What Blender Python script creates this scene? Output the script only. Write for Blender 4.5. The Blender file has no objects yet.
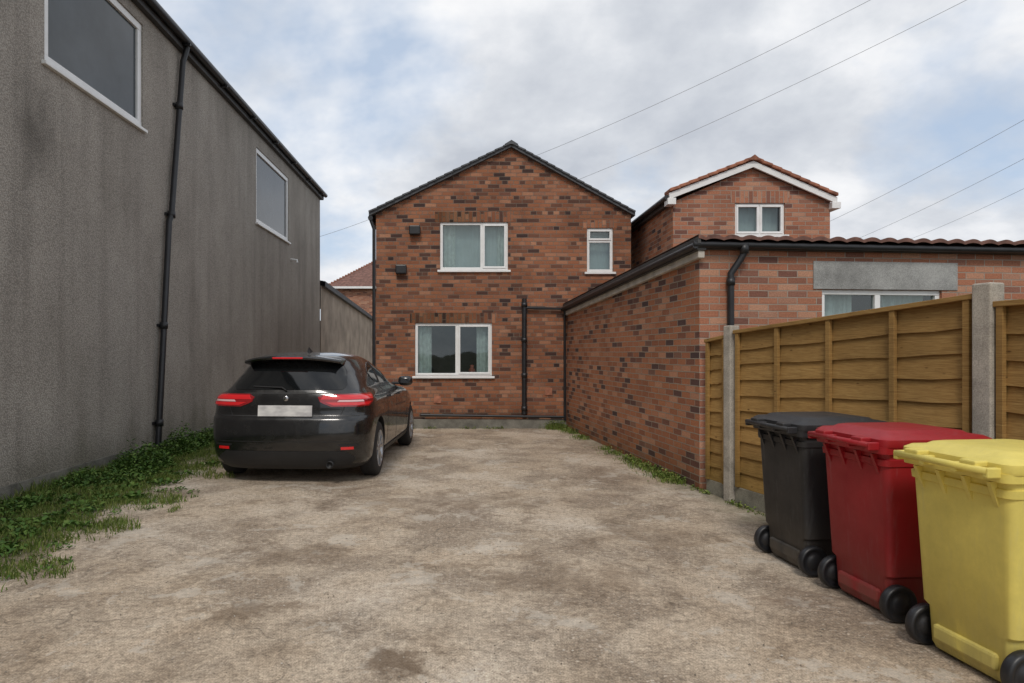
import bpy, bmesh, math, random
from mathutils import Vector, Matrix, noise
random.seed(7)
S=bpy.context.scene
COL=S.collection
F=640.0; VX=465.0; VY=352.0; H=1.5
def P(px,py,D): return Vector(((px-VX)*D/F, D, H-(py-VY)*D/F))

# ---------------------------------------------------------------- materials
class M:
    def __init__(s,name,rough=0.8,base=(0.5,0.5,0.5),metal=0,spec=0.5,coat=0):
        s.m=bpy.data.materials.new(name); s.m.use_nodes=True
        s.n=s.m.node_tree.nodes; s.l=s.m.node_tree.links
        s.b=s.n['Principled BSDF']
        s.b.inputs['Roughness'].default_value=rough
        s.b.inputs['Base Color'].default_value=(*base,1)
        s.b.inputs['Metallic'].default_value=metal
        s.b.inputs['Specular IOR Level'].default_value=spec
        s.b.inputs['Coat Weight'].default_value=coat
    def node(s,t,**kw):
        n=s.n.new(t)
        for k,v in kw.items(): setattr(n,k,v)
        return n
    def link(s,a,b): s.l.new(a,b)
    def coord(s,kind='Object',scale=None):
        t=s.node('ShaderNodeTexCoord')
        if scale is None: return t.outputs[kind]
        mp=s.node('ShaderNodeMapping'); mp.inputs['Scale'].default_value=scale
        s.link(t.outputs[kind],mp.inputs['Vector']); return mp.outputs[0]
    def noise(s,co,scale,detail=4,rough=0.55,dist=0):
        n=s.node('ShaderNodeTexNoise'); n.inputs['Scale'].default_value=scale
        n.inputs['Detail'].default_value=detail; n.inputs['Roughness'].default_value=rough
        n.inputs['Distortion'].default_value=dist
        s.link(co,n.inputs['Vector']); return n.outputs['Fac']
    def ramp(s,fac,stops,interp='LINEAR'):
        r=s.node('ShaderNodeValToRGB'); r.color_ramp.interpolation=interp
        e=r.color_ramp.elements
        while len(e)<len(stops): e.new(0.5)
        for i,(p,c) in enumerate(stops):
            e[i].position=p
            if not isinstance(c,(tuple,list)): c=(c,c,c)
            e[i].color=(*c,1)
        s.link(fac,r.inputs[0]); return r.outputs[0]
    def mix(s,fac,a,b,mode='MIX'):
        n=s.node('ShaderNodeMix',data_type='RGBA',blend_type=mode)
        for k,v in ((0,fac),(6,a),(7,b)):
            if hasattr(v,'is_output'): s.link(v,n.inputs[k])
            else:
                n.inputs[k].default_value=v if k==0 else (*v,1)
        return n.outputs[2]
    def math(s,op,a,b=0.0,c=None,clamp=False):
        n=s.node('ShaderNodeMath',operation=op); n.use_clamp=clamp
        for k,v in enumerate((a,b,c)):
            if v is None: continue
            if hasattr(v,'is_output'): s.link(v,n.inputs[k])
            else: n.inputs[k].default_value=v
        return n.outputs[0]
    def bump(s,h,strength=0.5,dist=0.01,prev=None):
        b=s.node('ShaderNodeBump'); b.inputs['Strength'].default_value=strength
        b.inputs['Distance'].default_value=dist; s.link(h,b.inputs['Height'])
        if prev: s.link(prev,b.inputs['Normal'])
        s.link(b.outputs[0],s.b.inputs['Normal']); return b.outputs[0]
    def base(s,c): s.link(c,s.b.inputs['Base Color'])
    def rgh(s,c): s.link(c,s.b.inputs['Roughness'])

def simple(name,c,rough=0.6,var=0.15,scale=6,**k):
    m=M(name,rough,c,**k)
    co=m.coord(); f=m.noise(co,scale,4)
    a=tuple(x*(1-var) for x in c); b=tuple(min(1,x*(1+var)) for x in c)
    m.base(m.ramp(f,[(0.3,a),(0.7,b)])); return m.m

def brick(name,stops,mortar=(0.25,0.21,0.17),stain=0.35,squash=0.5,w=0.225,h=0.075,ms=0.006):
    m=M(name,0.9,spec=0.2)
    co=m.coord('UV')
    wob=m.node('ShaderNodeTexNoise'); wob.inputs['Scale'].default_value=3; wob.inputs['Detail'].default_value=1; m.link(co,wob.inputs['Vector'])
    sb=m.node('ShaderNodeVectorMath',operation='SUBTRACT'); m.link(wob.outputs['Color'],sb.inputs[0]); sb.inputs[1].default_value=(.5,.5,.5)
    sc=m.node('ShaderNodeVectorMath',operation='SCALE'); m.link(sb.outputs[0],sc.inputs[0]); sc.inputs['Scale'].default_value=0.012
    ad=m.node('ShaderNodeVectorMath',operation='ADD'); m.link(co,ad.inputs[0]); m.link(sc.outputs[0],ad.inputs[1])
    cv=ad.outputs[0]
    b=m.node('ShaderNodeTexBrick',offset=0.5,offset_frequency=2,squash=squash,squash_frequency=4)
    b.inputs['Color1'].default_value=(0,0,0,1); b.inputs['Color2'].default_value=(1,1,1,1)
    b.inputs['Mortar'].default_value=(.5,.5,.5,1)
    b.inputs['Scale'].default_value=1; b.inputs['Mortar Size'].default_value=ms
    b.inputs['Mortar Smooth'].default_value=0.3
    b.inputs['Brick Width'].default_value=w; b.inputs['Row Height'].default_value=h
    m.link(cv,b.inputs['Vector'])
    col=m.ramp(b.outputs['Color'],stops)
    fine=m.noise(co,60,3,0.7); med=m.noise(co,9,4)
    col=m.mix(0.6,col,m.ramp(fine,[(0.3,0.33),(0.7,0.75)]),'OVERLAY')
    mcol=m.mix(med,mortar,tuple(x*0.6 for x in mortar))
    col=m.mix(b.outputs['Fac'],col,mcol)
    big=m.noise(co,0.9,5,0.6,0.6)
    col=m.mix(stain,col,m.ramp(big,[(0.35,0.3),(0.62,1.0)]),'MULTIPLY')
    ef=m.noise(co,1.7,6,0.7,0.4)
    col=m.mix(m.ramp(ef,[(0.60,0.0),(0.75,0.2)]),col,(.45,.38,.32))
    sx=m.node('ShaderNodeSeparateXYZ'); m.link(co,sx.inputs[0])
    foot=m.math('MULTIPLY_ADD',med,0.5,sx.outputs[1])
    col=m.mix(0.6,col,m.ramp(foot,[(0.2,(.40,.43,.34)),(0.75,(1,1,1))]),'MULTIPLY')
    m.base(col)
    hh=m.math('SUBTRACT',m.math('MULTIPLY',fine,0.35),b.outputs['Fac'])
    m.bump(hh,0.8,0.009)
    return m.m

HB=[(0.0,(.06,.038,.035)),(.12,(.13,.064,.046)),(.28,(.26,.105,.058)),(.5,(.35,.145,.076)),(.7,(.29,.115,.063)),(.87,(.43,.21,.125)),(1,(.18,.08,.056))]
SB=[(0.0,(.085,.058,.055)),(.11,(.17,.085,.064)),(.23,(.31,.125,.070)),(.5,(.43,.18,.092)),(.68,(.37,.148,.08)),(.9,(.50,.25,.15)),(1,(.14,.078,.064))]
FB=[(0.0,(.17,.082,.065)),(.13,(.31,.135,.085)),(.4,(.42,.185,.11)),(.6,(.38,.155,.092)),(.8,(.50,.27,.175)),(1,(.25,.115,.083))]
brick_house_m=brick('brick_weathered',HB,(0.29,0.23,0.18),0.38)
brick_side_m=brick('brick_multi',SB,(0.44,0.37,0.29),0.2,squash=1.0,ms=.0065)
brick_front_m=brick('brick_orange',FB,(0.48,0.41,0.34),0.2,squash=1.0)

def render_mat():
    m=M('roughcast_render',0.95,spec=0.15)
    co=m.coord()
    big=m.noise(co,0.55,6,0.6,0.5); med=m.noise(m.coord('Object',(1,1,0.45)),1.8,5,0.6); fine=m.noise(co,85,2,0.7)
    col=m.ramp(big,[(0.3,(.33,.30,.262)),(0.5,(.385,.35,.308)),(0.7,(.43,.395,.35))])
    col=m.mix(0.35,col,m.ramp(med,[(0.3,0.55),(0.6,1.0)]),'MULTIPLY')
    v=m.node('ShaderNodeTexVoronoi'); v.inputs['Scale'].default_value=58; m.link(co,v.inputs['Vector'])
    col=m.mix(0.55,col,m.ramp(v.outputs['Distance'],[(0.1,0.77),(0.7,0.30)]),'OVERLAY')
    col=m.mix(0.35,col,m.ramp(fine,[(0.35,0.25),(0.65,0.8)]),'OVERLAY')
    sx=m.node('ShaderNodeSeparateXYZ'); m.link(co,sx.inputs[0])
    dy=m.math('MULTIPLY',m.math('SUBTRACT',sx.outputs[1],6.9),1.5); dz=m.math('MULTIPLY',m.math('SUBTRACT',sx.outputs[2],3.75),0.8)
    r=m.math('SQRT',m.math('ADD',m.math('MULTIPLY',dy,dy),m.math('MULTIPLY',dz,dz)))
    r=m.math('MULTIPLY_ADD',med,0.9,r)
    col=m.mix(0.8,col,m.ramp(r,[(0.45,0.28),(1.15,1.0)]),'MULTIPLY')
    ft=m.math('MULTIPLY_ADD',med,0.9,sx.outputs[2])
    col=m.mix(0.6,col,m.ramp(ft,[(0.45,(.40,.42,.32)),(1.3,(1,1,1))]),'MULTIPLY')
    st=m.noise(m.coord('Object',(1,1,0.05)),2.8,5,0.62)
    col=m.mix(0.36,col,m.ramp(st,[(0.34,0.55),(0.52,1.0)]),'MULTIPLY')
    m.base(col)
    m.bump(m.math('ADD',fine,m.math('MULTIPLY',v.outputs['Distance'],-1.0)),0.55,0.01)
    return m.m
render_m=render_mat()

def concrete(name,c,scale=4):
    m=M(name,0.92,spec=0.2); co=m.coord()
    a=m.noise(co,scale,6,0.65); f=m.noise(co,120,2,0.6)
    col=m.ramp(a,[(0.3,tuple(x*0.55 for x in c)),(0.55,c),(0.75,tuple(min(1,x*1.2) for x in c))])
    col=m.mix(0.4,col,m.ramp(f,[(0.35,0.25),(0.65,0.75)]),'OVERLAY'); m.base(col)
    m.bump(f,0.4,0.004); return m.m
conc_m=concrete('concrete_post',(.44,.40,.34)); plinth_m=concrete('plinth_concrete',(.22,.21,.18)); lintel_m=concrete('lintel_concrete',(.38,.38,.365),2)
mossy_m=concrete('gravel_board',(.24,.225,.18),6)

def white_mat():
    m=M('white_upvc',0.35,spec=0.5); co=m.coord(); f=m.noise(co,5,5,0.7)
    m.base(m.ramp(f,[(0.3,(.77,.77,.75)),(0.6,(.86,.86,.85))])); return m.m
white_m=white_mat()
black_pl=simple('black_plastic_pipe',(.018,.018,.02),0.4,0.3)
dark_grey=simple('dark_fascia',(.05,.048,.047),0.6,0.3)
pale_fascia=simple('pale_fascia',(.50,.46,.40),0.7,0.25)
slate_m=simple('roof_slate',(.095,.10,.108),0.75,0.35,8)
tile_m=simple('terracotta_tile',(.33,.135,.08),0.85,0.45,9)
tile_b=simple('brown_tile',(.24,.105,.07),0.85,0.45,9)
tile_d=simple('weathered_pantile',(.17,.085,.065),0.85,0.5,7)
room_m=simple('room_interior',(.10,.095,.085),0.9)
curtain_m=simple('curtain_fabric',(.60,.64,.60),0.9,0.15,14)
net_m=simple('blind_fabric',(.54,.59,.58),0.9,0.1,3)

def glass(name,refl,tint=(.8,.9,.9)):
    m=bpy.data.materials.new(name); m.use_nodes=True; n=m.node_tree.nodes; l=m.node_tree.links
    n.remove(n['Principled BSDF']); o=n['Material Output']
    t=n.new('ShaderNodeBsdfTransparent'); t.inputs[0].default_value=(*tint,1)
    g=n.new('ShaderNodeBsdfGlossy'); g.inputs['Roughness'].default_value=0.02; g.inputs['Color'].default_value=(.85,.93,.95,1)
    lw=n.new('ShaderNodeLayerWeight'); lw.inputs[0].default_value=0.35
    ma=n.new('ShaderNodeMath'); ma.operation='MULTIPLY_ADD'; ma.use_clamp=True
    l.new(lw.outputs['Fresnel'],ma.inputs[0]); ma.inputs[1].default_value=0.6; ma.inputs[2].default_value=refl
    tc=n.new('ShaderNodeTexCoord'); nz=n.new('ShaderNodeTexNoise'); nz.inputs['Scale'].default_value=1.6; l.new(tc.outputs['Object'],nz.inputs[0])
    b=n.new('ShaderNodeBump'); b.inputs['Strength'].default_value=0.1; b.inputs['Distance'].default_value=0.02; l.new(nz.outputs[0],b.inputs['Height']); l.new(b.outputs[0],g.inputs['Normal'])
    mx=n.new('ShaderNodeMixShader'); l.new(ma.outputs[0],mx.inputs[0]); l.new(t.outputs[0],mx.inputs[1]); l.new(g.outputs[0],mx.inputs[2]); l.new(mx.outputs[0],o.inputs[0])
    return m
glass_m=glass('window_glass',0.07)
def darkglass(name,c,rough,spec=0.5):
    m=M(name,rough,c,spec=spec); f=m.noise(m.coord(),1.2,4); m.base(m.ramp(f,[(0.3,tuple(x*0.7 for x in c)),(0.7,tuple(x*1.35 for x in c))])); return m.m
slate_glass=darkglass('reflection_tint_glass',(.06,.072,.082),0.12,0.35)  # opaque pane, slate tone of the reflected surroundings put into its base colour

# ---------------------------------------------------------------- mesh helpers
def empty(name,loc=(0,0,0),rot=0):
    e=bpy.data.objects.new(name,None); e.location=loc; e.rotation_euler=(0,0,rot); COL.objects.link(e); return e
def mesh(name,vs,fs,mat=None,parent=None,uvs=None,smooth=False,mats=None,mi=None):
    me=bpy.data.meshes.new(name); me.from_pydata([tuple(v) for v in vs],[],fs)
    if uvs:
        ul=me.uv_layers.new(name='UVMap'); k=0
        for p in me.polygons:
            for li in p.loop_indices:
                ul.data[li].uv=uvs[k]; k+=1
    if mats:
        for q in mats: me.materials.append(q)
        if mi:
            for p,i in zip(me.polygons,mi): p.material_index=i
    elif mat: me.materials.append(mat)
    if smooth:
        for p in me.polygons: p.use_smooth=True
    o=bpy.data.objects.new(name,me); COL.objects.link(o)
    if parent: o.parent=parent
    return o
def fixn(o):
    bm=bmesh.new(); bm.from_mesh(o.data); bmesh.ops.recalc_face_normals(bm,faces=bm.faces); bm.to_mesh(o.data); bm.free()
def bevel(o,w,seg=2):
    b=o.modifiers.new('bevel','BEVEL'); b.width=w; b.segments=seg; b.limit_method='ANGLE'; b.angle_limit=math.radians(35)
    return o
BF=[(0,3,2,1),(4,5,6,7),(0,1,5,4),(1,2,6,5),(2,3,7,6),(3,0,4,7)]
def box(name,x0,x1,y0,y1,z0,z1,mat,parent=None,bv=0):
    vs=[(x0,y0,z0),(x1,y0,z0),(x1,y1,z0),(x0,y1,z0),(x0,y0,z1),(x1,y0,z1),(x1,y1,z1),(x0,y1,z1)]
    o=mesh(name,vs,BF,mat,parent)
    if bv: bevel(o,bv)
    return o
class Frame:
    def __init__(s,O,U,I): s.O=Vector(O);s.U=Vector(U).normalized();s.I=Vector(I).normalized()
    def p(s,u,d,v): return s.O+s.U*u+s.I*d+Vector((0,0,v))
def fbox(name,fr,u0,u1,d0,d1,v0,v1,mat,parent,bv=0,sl=0):
    e=sl*(u1-u0)
    vs=[fr.p(u0,d0,v0),fr.p(u1,d0,v0+e),fr.p(u1,d1,v0+e),fr.p(u0,d1,v0),fr.p(u0,d0,v1),fr.p(u1,d0,v1+e),fr.p(u1,d1,v1+e),fr.p(u0,d1,v1)]
    o=mesh(name,vs,BF,mat,parent); fixn(o)
    if bv: bevel(o,bv)
    return o
def wall(name,fr,u0,u1,v0,v1,holes,mat,parent,depth=0.11,extra=None):
    us=sorted({u0,u1,*[h[0] for h in holes],*[h[1] for h in holes]}); vv=sorted({v0,v1,*[h[2] for h in holes],*[h[3] for h in holes]})
    V=[];Fc=[];UV=[]
    def quad(a,b,c,d,ua):
        k=len(V); V.extend([a,b,c,d]); Fc.append((k,k+1,k+2,k+3)); UV.extend(ua)
    for i in range(len(us)-1):
        for j in range(len(vv)-1):
            a,b,c,d=us[i],us[i+1],vv[j],vv[j+1]; mu,mv=(a+b)/2,(c+d)/2
            if any(h[0]<mu<h[1] and h[2]<mv<h[3] for h in holes): continue
            quad(fr.p(a,0,c),fr.p(b,0,c),fr.p(b,0,d),fr.p(a,0,d),[(a,c),(b,c),(b,d),(a,d)])
    for (a,b,c,d) in holes:
        quad(fr.p(a,0,c),fr.p(a,0,d),fr.p(a,depth,d),fr.p(a,depth,c),[(0,c),(0,d),(depth,d),(depth,c)])
        quad(fr.p(b,0,c),fr.p(b,depth,c),fr.p(b,depth,d),fr.p(b,0,d),[(0,c),(depth,c),(depth,d),(0,d)])
        quad(fr.p(a,0,d),fr.p(b,0,d),fr.p(b,depth,d),fr.p(a,depth,d),[(a,0),(b,0),(b,depth),(a,depth)])
        quad(fr.p(a,0,c),fr.p(a,depth,c),fr.p(b,depth,c),fr.p(b,0,c),[(a,0),(a,depth),(b,depth),(b,0)])
    if extra:
        k=len(V); 
        for (u,v) in extra: V.append(fr.p(u,0,v)); UV.append((u,v))
        Fc.append(tuple(range(k,k+len(extra))))
    return mesh(name,V,Fc,mat,parent,UV)
def polywall(name,fr,pts,mat,parent):
    return mesh(name,[fr.p(u,0,v) for u,v in pts],[tuple(range(len(pts)))],mat,parent,list(pts))
def curtain(name,fr,u0,u1,d,v0,v1,mat,parent,amp=0.025,n=None):
    n=n or int((u1-u0)/0.02)+2; V=[];Fc=[]
    for i in range(n+1):
        u=u0+(u1-u0)*i/n; dd=d+amp*math.sin(i*1.3+math.sin(i*0.37)*2)
        V+= [fr.p(u,dd,v0),fr.p(u,dd,v1)]
    for i in range(n): Fc.append((2*i,2*i+2,2*i+3,2*i+1))
    return mesh(name,V,Fc,mat,parent,smooth=True)
def window(fr,h,parent,mull=(),trans=(),cas=(),fw=0.055,set_=0.05,sill=True,glassm=None,room=True,curt=None,blind=False,frame_m=None):
    a,b,c,d=h; wm=frame_m or white_m
    d0,d1=set_,set_+0.06
    fbox('window_frame_bottom',fr,a,b,d0,d1,c,c+fw,wm,parent,0.006)
    fbox('window_frame_top',fr,a,b,d0,d1,d-fw,d,wm,parent,0.006)
    fbox('window_frame_side',fr,a,a+fw,d0+.002,d1,c+fw,d-fw,wm,parent,0.006)
    fbox('window_frame_side',fr,b-fw,b,d0+.002,d1,c+fw,d-fw,wm,parent,0.006)
    for m_ in mull: fbox('window_mullion',fr,m_-fw*.6,m_+fw*.6,d0+.002,d1,c+fw,d-fw,wm,parent,0.006)
    for (t0,t1,tz) in trans: fbox('window_transom',fr,t0,t1,d0+.004,d1,tz-fw*.5,tz+fw*.5,wm,parent,0.006)
    for (a2,b2,c2,d2) in cas:
        w=0.035
        for q in ((a2,b2,c2,c2+w),(a2,b2,d2-w,d2),(a2,a2+w,c2+w,d2-w),(b2-w,b2,c2+w,d2-w)):
            fbox('casement_frame',fr,q[0],q[1],d0-.014,d0+.03,q[2],q[3],wm,parent,0.004)
    dg=d0+0.035
    mesh('window_glass',[fr.p(a+.01,dg,c+.01),fr.p(b-.01,dg,c+.01),fr.p(b-.01,dg,d-.01),fr.p(a+.01,dg,d-.01)],[(0,1,2,3)],glassm or glass_m,parent)
    if sill: fbox('window_sill',fr,a-.05,b+.05,-.05,d0+.01,c-.045,c-.002,wm,parent,0.006)
    if room:
        V=[fr.p(u,dd,v) for dd in (0.115,1.6) for (u,v) in ((a-.02,c-.02),(b+.02,c-.02),(b+.02,d+.02),(a-.02,d+.02))]
        mesh('room_interior',V,[(4,5,6,7),(0,1,5,4),(1,2,6,5),(2,3,7,6),(3,0,4,7)],room_m,parent)
    if curt:
        for (u0,u1) in curt: curtain('curtain',fr,u0,u1,0.2,c+.01,d-.01,curtain_m,parent)
    if blind: curtain('net_curtain',fr,a+.02,b-.02,0.24,c+.01,d-.01,net_m,parent,0.006)
def soldier(fr,a,b,z,mat,parent,hh=0.225):
    V=[fr.p(a,-.003,z),fr.p(b,-.003,z),fr.p(b,-.003,z+hh),fr.p(a,-.003,z+hh)]
    mesh('soldier_course',V,[(0,1,2,3)],mat,parent,[(z,a),(z,b),(z+hh,b),(z+hh,a)])
def pipe(name,pts,r,mat,parent,bez=False,cyc=3):
    cu=bpy.data.curves.new(name,'CURVE'); cu.dimensions='3D'; cu.bevel_depth=r; cu.bevel_resolution=cyc; cu.use_fill_caps=True
    sp=cu.splines.new('POLY'); sp.points.add(len(pts)-1)
    for q,p in zip(sp.points,pts): q.co=(*p,1)
    cu.materials.append(mat); o=bpy.data.objects.new(name,cu); COL.objects.link(o)
    if parent: o.parent=parent
    return o
def lathe(name,prof,mat,parent,seg=40,axis='X',loc=(0,0,0),smooth=True):
    V=[];Fc=[];n=len(prof)
    for i in range(seg):
        a=2*math.pi*i/seg
        for (r,t) in prof:
            if axis=='X': V.append((loc[0]+t,loc[1]+r*math.cos(a),loc[2]+r*math.sin(a)))
            elif axis=='Y': V.append((loc[0]+r*math.cos(a),loc[1]+t,loc[2]+r*math.sin(a)))
            else: V.append((loc[0]+r*math.cos(a),loc[1]+r*math.sin(a),loc[2]+t))
    for i in range(seg):
        for j in range(n-1):
            a=i*n+j; b=((i+1)%seg)*n+j; Fc.append((a,b,b+1,a+1))
    o=mesh(name,V,Fc,mat,parent,smooth=smooth); fixn(o); return o

# ---------------------------------------------------------------- ground
g=M('ground_soil',1.0,(.10,.09,.06),spec=0.1); g.base(g.ramp(g.noise(g.coord(),0.4,6),[(0.3,(.05,.06,.025)),(0.7,(.13,.11,.08))]))
mesh('ground',[(-400,-400,-.01),(400,-400,-.01),(400,400,-.01),(-400,400,-.01)],[(0,1,2,3)],g.m)
def drive():
    m=M('worn_concrete',0.9,spec=0.25); co=m.coord()
    big=m.noise(co,0.5,5,0.62,0.4); med=m.noise(co,2.6,8,0.72,0.3); fine=m.noise(co,24,4,0.75); grit=m.noise(co,95,2,0.7)
    sx=m.node('ShaderNodeSeparateXYZ'); m.link(co,sx.inputs[0])
    col=m.ramp(big,[(0.3,(.41,.32,.232)),(0.48,(.49,.40,.302)),(0.62,(.55,.465,.37)),(0.75,(.47,.405,.33))])
    wn_=m.noise(co,1.0,10,0.74,0.35)
    worn=m.ramp(wn_,[(0.43,1),(0.475,0.5),(0.53,0.0)])
    v=m.node('ShaderNodeTexVoronoi'); v.inputs['Scale'].default_value=42; m.link(co,v.inputs['Vector'])
    sep=m.node('ShaderNodeSeparateColor'); m.link(v.outputs['Color'],sep.inputs[0])
    pc=m.ramp(sep.outputs[0],[(0,(.18,.145,.115)),(0.5,(.36,.295,.23)),(1,(.56,.49,.41))])
    agg=m.mix(m.ramp(v.outputs['Distance'],[(0.25,1),(0.42,0)]),(.25,.195,.145),pc)
    col=m.mix(m.math('MULTIPLY',worn,0.66),col,agg)
    col=m.mix(0.5,col,m.ramp(med,[(0.36,(.45,.40,.35)),(0.45,(.84,.81,.78)),(0.56,(1,1,1))]),'MULTIPLY')
    col=m.mix(0.6,col,m.ramp(fine,[(0.34,0.25),(0.66,0.76)]),'OVERLAY')
    col=m.mix(0.6,col,m.ramp(grit,[(0.35,0.25),(0.65,0.76)]),'OVERLAY')
    pn=m.noise(co,1.6,9,0.74,0.2)
    col=m.mix(m.ramp(pn,[(0.56,0),(0.58,0.4),(0.7,0.55)]),col,(.63,.57,.485))
    pt=m.noise(co,6.5,6,0.7,0.5)
    col=m.mix(m.ramp(pt,[(0.30,0.7),(0.35,0.0)]),col,(.14,.10,.07))
    st=m.noise(co,0.95,8,0.68,0.9)
    col=m.mix(m.ramp(st,[(0.29,0.65),(0.40,0.0)]),col,(.19,.13,.088))
    jit=m.math('MULTIPLY',m.math('SUBTRACT',med,0.5),1.9)
    for (x,y,rx,ry,s_) in ((-1.19,3.75,.34,.13,.6),(-.38,3.12,.18,.16,.75),(-1.25,4.75,.5,.25,.35),(.6,4.3,.7,.35,.35),(1.5,5.2,.5,.5,.3),(-.3,6.4,1.3,.5,.3)):
        dx=m.math('DIVIDE',m.math('SUBTRACT',sx.outputs[0],x),rx); dy=m.math('DIVIDE',m.math('SUBTRACT',sx.outputs[1],y),ry)
        r=m.math('SQRT',m.math('ADD',m.math('MULTIPLY',dx,dx),m.math('MULTIPLY',dy,dy))); r=m.math('ADD',r,m.math('MULTIPLY',jit,2.6))
        col=m.mix(m.ramp(m.math('MULTIPLY',r,0.5,clamp=True),[(0.2,s_),(0.5,0)]),col,(.16,.11,.07))
    w=m.node('ShaderNodeVectorMath',operation='ADD'); nz=m.node('ShaderNodeTexNoise'); nz.inputs['Scale'].default_value=1.5; nz.inputs['Detail'].default_value=5; m.link(co,nz.inputs['Vector'])
    m.link(co,w.inputs[0]); m.link(nz.outputs['Color'],w.inputs[1])
    cv=m.node('ShaderNodeTexVoronoi',feature='DISTANCE_TO_EDGE'); cv.inputs['Scale'].default_value=0.42; m.link(w.outputs[0],cv.inputs['Vector'])
    cr=m.math('MULTIPLY',m.ramp(cv.outputs['Distance'],[(0.001,1),(0.0045,0)]),m.ramp(pn,[(0.44,1),(0.54,0)]))
    col=m.mix(m.math('MULTIPLY',cr,0.55),col,(.10,.085,.065))
    e=m.math('MULTIPLY_ADD',m.math('SUBTRACT',med,0.5),1.8,sx.outputs[0])
    e=m.math('MULTIPLY_ADD',m.math('SUBTRACT',sx.outputs[1],4.0),0.06,e)
    mk=m.math('MULTIPLY',m.math('ADD',e,3.35),-1.0); mk=m.ramp(m.math('MULTIPLY_ADD',mk,1.6,0.5,clamp=True),[(0.2,0),(0.8,1)])
    soil=m.ramp(m.noise(co,9,5,0.7),[(0.35,(.07,.085,.03)),(0.55,(.15,.14,.07)),(0.7,(.27,.23,.15))])
    col=m.mix(mk,col,soil)
    e2=m.math('MULTIPLY_ADD',sx.outputs[1],0.096,sx.outputs[0]); e2=m.math('MULTIPLY_ADD',m.math('SUBTRACT',med,0.5),1.3,e2)
    col=m.mix(m.ramp(m.math('SUBTRACT',e2,2.4,clamp=True),[(0.5,0),(0.85,0.65)]),col,(.15,.14,.085))
    m.base(col)
    h=m.math('ADD',m.math('MULTIPLY',fine,0.6),m.math('MULTIPLY',grit,0.3)); h=m.math('ADD',h,m.math('MULTIPLY',med,1.3)); h=m.math('SUBTRACT',h,m.math('MULTIPLY',cr,0.5))
    h=m.math('SUBTRACT',h,m.math('MULTIPLY',worn,m.math('MULTIPLY_ADD',v.outputs['Distance'],0.7,0.4)))
    m.bump(h,0.5,0.017); return m.m
nx,ny=70,110; V=[];Fc=[]
for j in range(ny+1):
    for i in range(nx+1):
        x=-4.62+ (8.6)*i/nx; y=-3+34.0*j/ny
        V.append((x,y,0.0+0.006*noise.noise(Vector((x*0.9,y*0.9,0)))))
for j in range(ny):
    for i in range(nx):
        a=j*(nx+1)+i; Fc.append((a,a+1,a+nx+2,a+nx+1))
mesh('driveway',V,Fc,drive(),smooth=True)

# ---------------------------------------------------------------- left rendered building
LB=empty('rendered_building')
WX=-4.6; YN=-4; YF=20.3; LT=6.36
fl=Frame((WX,0,0),(0,1,0),(-1,0,0))
h1=(7.0,9.14,4.68,6.17); h2=(14.1,16.7,4.36,6.03)
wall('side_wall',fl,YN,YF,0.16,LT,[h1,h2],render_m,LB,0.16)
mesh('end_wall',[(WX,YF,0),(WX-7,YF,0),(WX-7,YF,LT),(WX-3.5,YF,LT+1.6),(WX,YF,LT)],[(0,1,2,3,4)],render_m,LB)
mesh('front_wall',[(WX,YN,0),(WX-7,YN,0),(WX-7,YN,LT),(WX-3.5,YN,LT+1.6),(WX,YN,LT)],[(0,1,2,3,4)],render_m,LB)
fbox('plinth',fl,YN,YF+.01,-.03,.2,-.02,.16,plinth_m,LB)
window(fl,h1,LB,(),fw=0.10,set_=0.02,glassm=slate_glass,room=False)
window(fl,h2,LB,(),fw=0.10,set_=0.02,glassm=slate_glass,room=False)
fbox('fascia',fl,YN,YF+.12,-.09,.05,LT-.02,LT+.13,dark_grey,LB,0.01)
pipe('gutter',[(WX+.15,YN,LT+.10),(WX+.15,YF+.15,LT+.13)],0.062,black_pl,LB)
for i in range(14): fbox('gutter_bracket',fl,-1+i*1.6,-.96+i*1.6,-.22,-.08,LT+.03,LT+.06,black_pl,LB)
mesh('roof',[(WX+.12,YN,LT+.17),(WX+.12,YF+.12,LT+.17),(WX-3.5,YF+.12,LT+1.8),(WX-3.5,YN,LT+1.8),(WX-7.1,YF+.12,LT+.15),(WX-7.1,YN,LT+.15)],[(0,1,2,3),(3,2,4,5)],slate_m,LB)
dp=[(WX+.13,10.3,LT+.05),(WX+.07,10.28,LT-.2),(WX+.07,9.88,3.62),(WX+.07,9.80,3.5),(WX+.07,9.45,0.12)]
pipe('downpipe',dp,0.045,black_pl,LB)
for z,y in ((5.4,10.15),(3.62,9.88),(1.9,9.63),(0.45,9.49)):
    lathe('pipe_collar',[(0.0,-.05),(.058,-.05),(.058,.05),(0,.05)],black_pl,LB,20,'Z',(WX+.07,y,z))
    fbox('pipe_bracket',fl,y-.09,y+.09,-.03,.0,z-.02,z+.02,black_pl,LB)
pipe('overflow_pipe',[(WX,16.9,3.95),(WX+.16,16.9,3.93),(WX+.17,16.9,3.86)],0.025,white_m,LB)
box('gable_verge',WX-7,WX+.1,YF,YF+.1,LT+.0,LT+.1,dark_grey,LB)

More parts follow.
